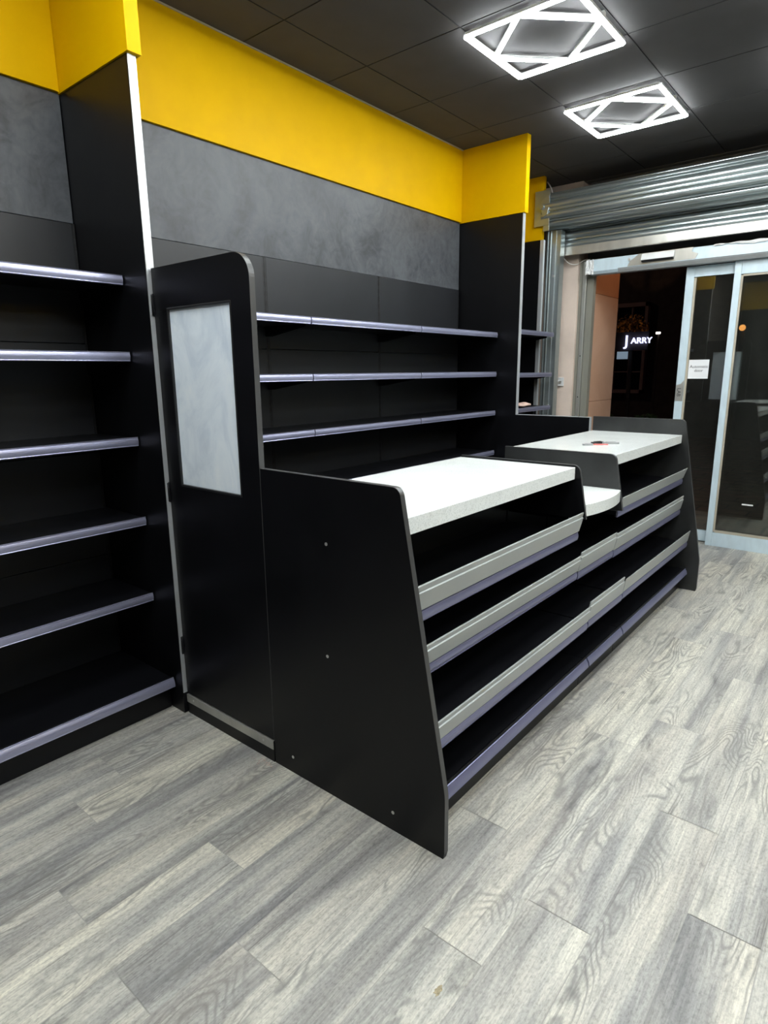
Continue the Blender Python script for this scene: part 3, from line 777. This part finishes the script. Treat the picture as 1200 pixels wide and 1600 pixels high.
sn = obj('motion_sensor', prism(bmesh.new(), [(4.3225, 2.458), (4.306, 2.452), (4.284, 2.402), (4.3225, 2.398)], 'x', 1.00, 1.262), 'white', op, bevel=0.003, label='white motion sensor with a black underside')
obj('sensor_lens', prism(bmesh.new(), [(4.3225, 2.397), (4.284, 2.401), (4.292, 2.388), (4.3225, 2.386)], 'x', 1.005, 1.257), 'black_plastic', sn, bevel=0.002)
obj('screw', cyl((0.895, 4.315, 2.425), (0.895, 4.3255, 2.425), 0.011, 14), 'screw', op)
# cable from rail to operator, and one above the roll
def cable(pts, r, label):
    bm = bmesh.new(); P = [Vector(p) for p in pts]; out = []
    for i in range(len(P) - 1):
        p0 = P[max(i - 1, 0)]; p1 = P[i]; p2 = P[i + 1]; p3 = P[min(i + 2, len(P) - 1)]
        for k in range(8):
            t = k / 8; out.append(.5 * ((2 * p1) + (-p0 + p2) * t + (2 * p0 - 5 * p1 + 4 * p2 - p3) * t * t + (-p0 + 3 * p1 - 3 * p2 + p3) * t ** 3))
    out.append(P[-1]); tube(bm, out, r, 8)
    tag(obj('cable', bm, 'cable', smooth=True), label, 'cable')
cable([(0.322, 4.243, 2.50), (0.345, 4.33, 2.455), (0.40, 4.38, 2.445), (0.46, 4.40, 2.475), (0.53, 4.36, 2.47)], .0035, 'thin white cable sagging from the shutter rail to the door operator')
cable([(0.16, 4.20, H - .005), (0.19, 4.20, 3.10), (0.21, 4.20, 3.05), (0.213, 4.20, 3.00)], .006, 'short grey cable dropping from the ceiling to the shutter roll')
# key switch on the pier
ks = thing('key_switch', 'small white key switch on the peach pier beside the shutter rail', 'switch', (.3, 4.39, 1.39))
obj('plate', B(0.2720, 0.3300, 4.384, 4.399, 1.350, 1.432), 'white', ks, bevel=0.003)
obj('lock_barrel', cyl((0.300, 4.376, 1.390), (0.300, 4.3835, 1.390), 0.014, 18), 'screw', ks, smooth=False)

# sliding leaf (open, parked behind the fixed pane)
d1 = thing('door_1', 'glass sliding leaf parked half open, with the paper notice on its glass', 'door', (1.9, 4.47, 0), kind='structure')
LY0, LY1 = 4.440, 4.478
obj('stile', Bs((1.334, 1.398, LY0, LY1, 0.02, 2.329),), 'film', d1, bevel=0.002)
st = obj('stile_inner', Bs((1.3985, 1.416, LY0 + .006, LY1 - .004, 0.10, 2.24),), 'gasket', d1, bevel=0.001, label='beige glazing gasket')
obj('bare_patch', prism(bmesh.new(), rounded([(1.336, 1.230), (1.397, 1.230), (1.397, 1.41), (1.372, 1.375), (1.336, 1.365)], {3}, .02, 4), 'y', LY0 - .0015, LY0 + .001), 'alu', d1, label='bare metal patch with stamped letters')
obj('top_rail', B(1.3985, 2.45, LY0 + .001, LY1, 2.245, 2.329), 'film', d1, bevel=0.002)
obj('bottom_rail', B(1.3985, 2.45, LY0 + .001, LY1, 0.02, 0.115), 'film', d1, bevel=0.002)
obj('glass', B(1.4165, 2.45, LY0 + .014, LY0 + .020, 0.116, 2.244), 'glass', d1)
obj('floor_track', B(0.55, 4.9, 4.428, 4.470, 0.0005, 0.012), 'alu', d1, bevel=0.001)
# fixed sidelight
w1 = thing('window_1', 'large fixed glass pane in a pale blue film-covered frame at the right edge', 'window', (3, 4.4, 0), kind='structure')
WY0, WY1 = 4.395, 4.4275
obj('stile', B(1.703, 1.752, WY0, WY1, 0.0, 2.329), 'film', w1, bevel=0.002)
obj('gasket', Bs((1.7525, 1.768, WY0 + .005, WY1 - .004, 0.127, 2.222), (1.768, 3.20, WY0 + .006, WY1 - .004, 0.120, 0.142), (1.768, 3.20, WY0 + .006, WY1 - .004, 2.212, 2.228)), 'gasket', w1, bevel=0.001, label='beige glazing gasket')
obj('bottom_rail', B(1.7525, 3.20, WY0 + .001, WY1, 0.0, 0.119), 'film', w1, bevel=0.002)
obj('top_rail', B(1.7525, 3.20, WY0 + .001, WY1, 2.229, 2.329), 'film', w1, bevel=0.002)
obj('glass', B(1.768, 3.20, WY0 + .012, WY0 + .018, 0.142, 2.212), 'glass', w1)
obj('stile', B(3.201, 3.25, WY0, WY1, 0.0, 2.329), 'film', w1, bevel=0.002)
w2 = thing('window_2', 'second fixed pane outside the view', 'window', (4, 4.4, 0), kind='structure')
obj('frame', Bs((3.252, 3.30, WY0, WY1, 0, 2.329), (4.85, 4.90, WY0, WY1, 0, 2.329), (3.30, 4.85, WY0, WY1, 0, .12), (3.30, 4.85, WY0, WY1, 2.22, 2.329)), 'film', w2, bevel=0.002)
obj('glass', B(3.30, 4.85, WY0 + .012, WY0 + .018, 0.12, 2.22), 'glass', w2)
struct('wall_door_right', B(4.902, RX, 4.40, 4.62, 0, 2.469), 'plaster', 'plastered wall right of the door set, outside the view', 'wall')
# peeled film scrap low on the pane
tag(obj('film_scrap', B(1.947, 2.03, WY0 + .0105, WY0 + .0118, 0.385, 0.397), 'white'), 'tiny white film scrap low on the large fixed pane', 'scrap')

def text_mesh(txt, size, mat, mtx, parent, name='printed_text', extrude=0.0004, label=None, line=1.0):
    cu = bpy.data.curves.new('t', 'FONT'); cu.body = txt; cu.size = size; cu.align_x = 'CENTER'; cu.align_y = 'CENTER'; cu.extrude = extrude; cu.space_line = line
    to = bpy.data.objects.new('t', cu); C.objects.link(to)
    bpy.context.view_layer.update()
    me = bpy.data.meshes.new_from_object(to.evaluated_get(bpy.context.evaluated_depsgraph_get())); me.name = name
    bpy.data.objects.remove(to)
    me.materials.clear(); me.materials.append(M[mat])
    me.transform(mtx)
    o = bpy.data.objects.new(name, me); C.objects.link(o)
    if parent is not None: o.parent = parent; o.matrix_parent_inverse = parent_inv(parent)
    if label: o['label'] = label
    return o
# local text plane x->X, y->Z, facing -Y
face_room = Matrix.Rotation(PI / 2, 4, 'X')
notice = thing('paper_notice', 'small square white paper notice reading Automatic door on the sliding leaf', 'notice', (1.497, LY0 + .0125, 1.42))
obj('sheet', B(1.418, 1.576, LY0 + .0122, LY0 + .0132, 1.420, 1.577), 'paper', notice)
text_mesh('Automatic\ndoor', 0.034, 'ink', Matrix.Translation((1.500, LY0 + .0118, 1.503)) @ face_room, notice, line=.95)
text_mesh('LAB', 0.042, 'ink', Matrix.Translation((1.362, LY0 - .0018, 1.305)) @ face_room @ Matrix.Rotation(-PI / 2, 4, 'Z'), d1, name='stamped_letters')

# ------------------------------------------------------------------ outside, at night
bm = bmesh.new()
box(bm, -30, 30, 4.62, 60, -0.12, -0.03)
struct('ground', bm, 'street', 'dark reddish paving outside the door', 'ground')
ow = thing('wall_outside', 'peach sandstone wall outside, seen through the open doorway', 'wall', (0.45, 4.9, 0), kind='structure')
for z0, z1, mt in ((-.03, .34, 'stone_peach'), (.343, 1.195, 'stone_peach'), (1.198, 2.205, 'stone_peach'), (2.208, 3.2, 'stone_lamplit')):
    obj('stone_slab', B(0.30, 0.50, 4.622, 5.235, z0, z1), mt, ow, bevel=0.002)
# facade across the street
FY = 14.0
fa = thing('street_building', 'dark building across the street behind the open doorway', 'building', (-2, FY, 0))
obj('wall', B(-12, 9, FY + .15, FY + .6, -.03, 7.5), 'facade', fa)
wf = bmesh.new()
X0, X1, Z0, Z1 = -3.9, -1.90, 0.95, 3.02
for (a, b, c, d) in ((X0, X1, Z1 - .09, Z1), (X0, X1, Z0, Z0 + .08), (X1 - .07, X1, Z0, Z1), (X0, X0 + .07, Z0, Z1)): box(wf, a, b, FY - .02, FY + .14, c, d)
for x in (-2.27, -2.63, -2.99, -3.35): box(wf, x - .015, x + .015, FY + .02, FY + .13, Z0 + .08, Z1 - .09)
for z in (2.58, 1.95, 1.45): box(wf, X0 + .07, X1 - .07, FY + .025, FY + .125, z - .012, z + .012)
w = obj('window', wf, 'frame_far', fa)
obj('pane', B(X0 + .07, X1 - .07, FY + .132, FY + .148, Z0 + .08, Z1 - .09), 'dark_pane', w)
sg = thing('street_sign', 'lit bluish-white lettering seen through the open doorway', 'sign', (-2.4, 12.5, 2.1))
def far_pt(px, py, Y):
    d = r2 * (px - 600) / 964.75 + u2 * (-(py - 800) / 964.75) + fw; t = (Y + 1.3979) / d.y
    return Vector((2.8552, -1.3979, 1.5)) + d * t
sy = 11.0
obj('backboard', B(-1.62, -0.95, sy + .03, sy + .08, 1.86, 2.20), 'facade', sg)
text_mesh('J', 0.27, 'sign', Matrix.Translation((-1.335, sy, 2.035)) @ face_room, sg, name='letter', extrude=.02)
text_mesh('ARRY', 0.155, 'sign', Matrix.Translation((-1.06, sy, 2.03)) @ face_room, sg, name='letter', extrude=.02)
obj('lower_panel', B(-1.50, -1.30, sy, sy + .03, 1.70, 1.84), 'lit_panel', sg, label='dim lit panel under the letters')
obj('post', Bs((-1.30, -1.24, sy + .09, sy + .15, -.03, 2.2)), 'facade', sg)
sm = thing('street_light', 'small white lamp right of the lit lettering', 'lamp', (-1.06, 12.0, 0))
obj('lamp_head', cyl((-1.10, 12.0, 2.21), (-1.02, 12.0, 2.21), .022, 10), 'small_lamp', sm)
obj('pole', B(-1.075, -1.045, 12.03, 12.06, -.03, 2.235), 'facade', sm)

def leaves(cx, cy, cz, rx, ry, rz, n, s, seed):
    rnd = random.Random(seed); bm = bmesh.new()
    for _ in range(n):
        u = Vector((rnd.gauss(0, 1), rnd.gauss(0, 1), rnd.gauss(0, 1))).normalized() * rnd.uniform(.55, 1)
        p = Vector((cx + u.x * rx, cy + u.y * ry, cz + u.z * rz))
        a = Vector((rnd.gauss(0, 1), rnd.gauss(0, 1), rnd.gauss(0, 1))).normalized(); b = a.orthogonal().normalized()
        vs = [bm.verts.new(p + a * s), bm.verts.new(p + b * s * .5), bm.verts.new(p - a * s), bm.verts.new(p - b * s * .5)]
        bm.faces.new(vs)
    return bm
tr = thing('street_tree', 'small leafy tree in front of the gridded window across the street', 'tree', (-1.75, 12.6, 0))
obj('foliage', leaves(-1.78, 12.6, 2.36, .34, .3, .30, 260, .05, 3), 'leaf', tr)
obj('trunk', tube(bmesh.new(), [(-1.75, 12.6, -.03), (-1.78, 12.6, 1.2), (-1.76, 12.6, 2.3)], .03, 8), 'bark', tr)
lt = bpy.data.lights.new('tree_uplight', 'SPOT'); lt.energy = 40; lt.color = (1, .55, .25); lt.spot_size = .5; lt.shadow_soft_size = .05
lo = bpy.data.objects.new('street_uplight', lt); C.objects.link(lo); lo.location = (-1.6, 11.6, .4); lo.rotation_euler = (Vector((-1.76, 12.6, 2.3)) - Vector((-1.6, 11.6, .4))).to_track_quat('-Z', 'Y').to_euler()
tag(lo, 'warm uplight under the street tree', 'lamp')
for i, (x, y, z, s) in enumerate(((-1.05, 9.2, .75, 5), (-.35, 9.3, .72, 6))):
    h = thing('street_shrub', ['shrub outside, left of the open doorway view', 'shrub outside, nearer the sliding leaf'][i], 'shrub', (x, y, 0))
    obj('foliage', leaves(x, y, z - .15, .28, .25, .22, 300, .05, s), 'hedge', h)
    obj('planter', B(x - .25, x + .25, y - .2, y + .2, -.03, .42), 'facade', h, bevel=.01)
# street lamp with orange globe seen through the fixed pane
sl = thing('street_lamp', 'glowing orange street lamp seen through the large fixed pane', 'street lamp', (0.06, 14.0, 0))
lp_ = far_pt(1160, 512, 13.0)
bm = bmesh.new(); bmesh.ops.create_icosphere(bm, subdivisions=3, radius=.06); bmesh.ops.translate(bm, verts=bm.verts, vec=lp_)
obj('globe', bm, 'orange_lamp', sl, smooth=True)
obj('pole', Bs((lp_.x - .03, lp_.x + .03, 13.08, 13.14, -.03, lp_.z + .02), (lp_.x - .02, lp_.x + .02, 13.0, 13.14, lp_.z + .02, lp_.z + .06)), 'facade', sl)
# warm light falling on the stone reveal from an outdoor wall lamp under the canopy
wl = thing('outdoor_lamp', 'warm outdoor lamp over the doorway, outside the view', 'lamp', (1.2, 5.1, 2.9))
M['warm_lamp'] = emis('warm_bulb', (1.0, 0.55, 0.30), 70.0)
obj('bulb', B(1.05, 1.25, 5.0, 5.06, 2.92, 2.94), 'warm_lamp', wl)
obj('fitting', B(1.03, 1.27, 4.98, 5.08, 2.942, 2.98), 'facade', wl)
obj('arm', B(1.13, 1.17, 4.62, 4.98, 2.95, 2.97), 'facade', wl)

# added, unseen lamp on a pole to brighten the facade across the street
hl = thing('facade_fill_lamp', 'added lamp on a pole, unseen, brightening the facade across the street', 'street lamp', (-6.5, 10.0, 0))
M['facade_fill'] = emis('facade_fill_glow', (1.0, 0.62, 0.42), 90.0)
obj('pole', cyl((-6.5, 10.0, -.03), (-6.5, 10.0, 5.5), .05, 12), 'facade', hl)
obj('head', B(-6.5, -5.9, 9.9, 10.1, 5.5, 5.6), 'facade', hl)
obj('lens', B(-6.4, -5.95, 9.92, 10.08, 5.47, 5.499), 'facade_fill', hl)

# small brown stain on a plank near the bottom of the picture: a dried mark with its own outline
bm = bmesh.new(); rnd = random.Random(21); ring = []
for i in range(22):
    a = 2 * PI * i / 22; r = .011 + rnd.uniform(-.003, .004)
    ring.append(bm.verts.new((2.165 + r * math.cos(a) * .7, -0.369 + r * math.sin(a) * 1.3, 0.0006)))
lo_ = [bm.verts.new((v.co.x, v.co.y, 0.0001)) for v in ring]
bm.faces.new(ring)
for i in range(22): bm.faces.new((lo_[i], lo_[(i + 1) % 22], ring[(i + 1) % 22], ring[i]))
M['stain'] = plain('dried_brown_mark', (0.30, 0.25, 0.15), 0.6, var=0.35, vscale=(60, 60, 60))
tag(obj('floor_stain', bm, 'stain'), 'small brown dried stain on the oak floor near the bottom edge', 'stain')
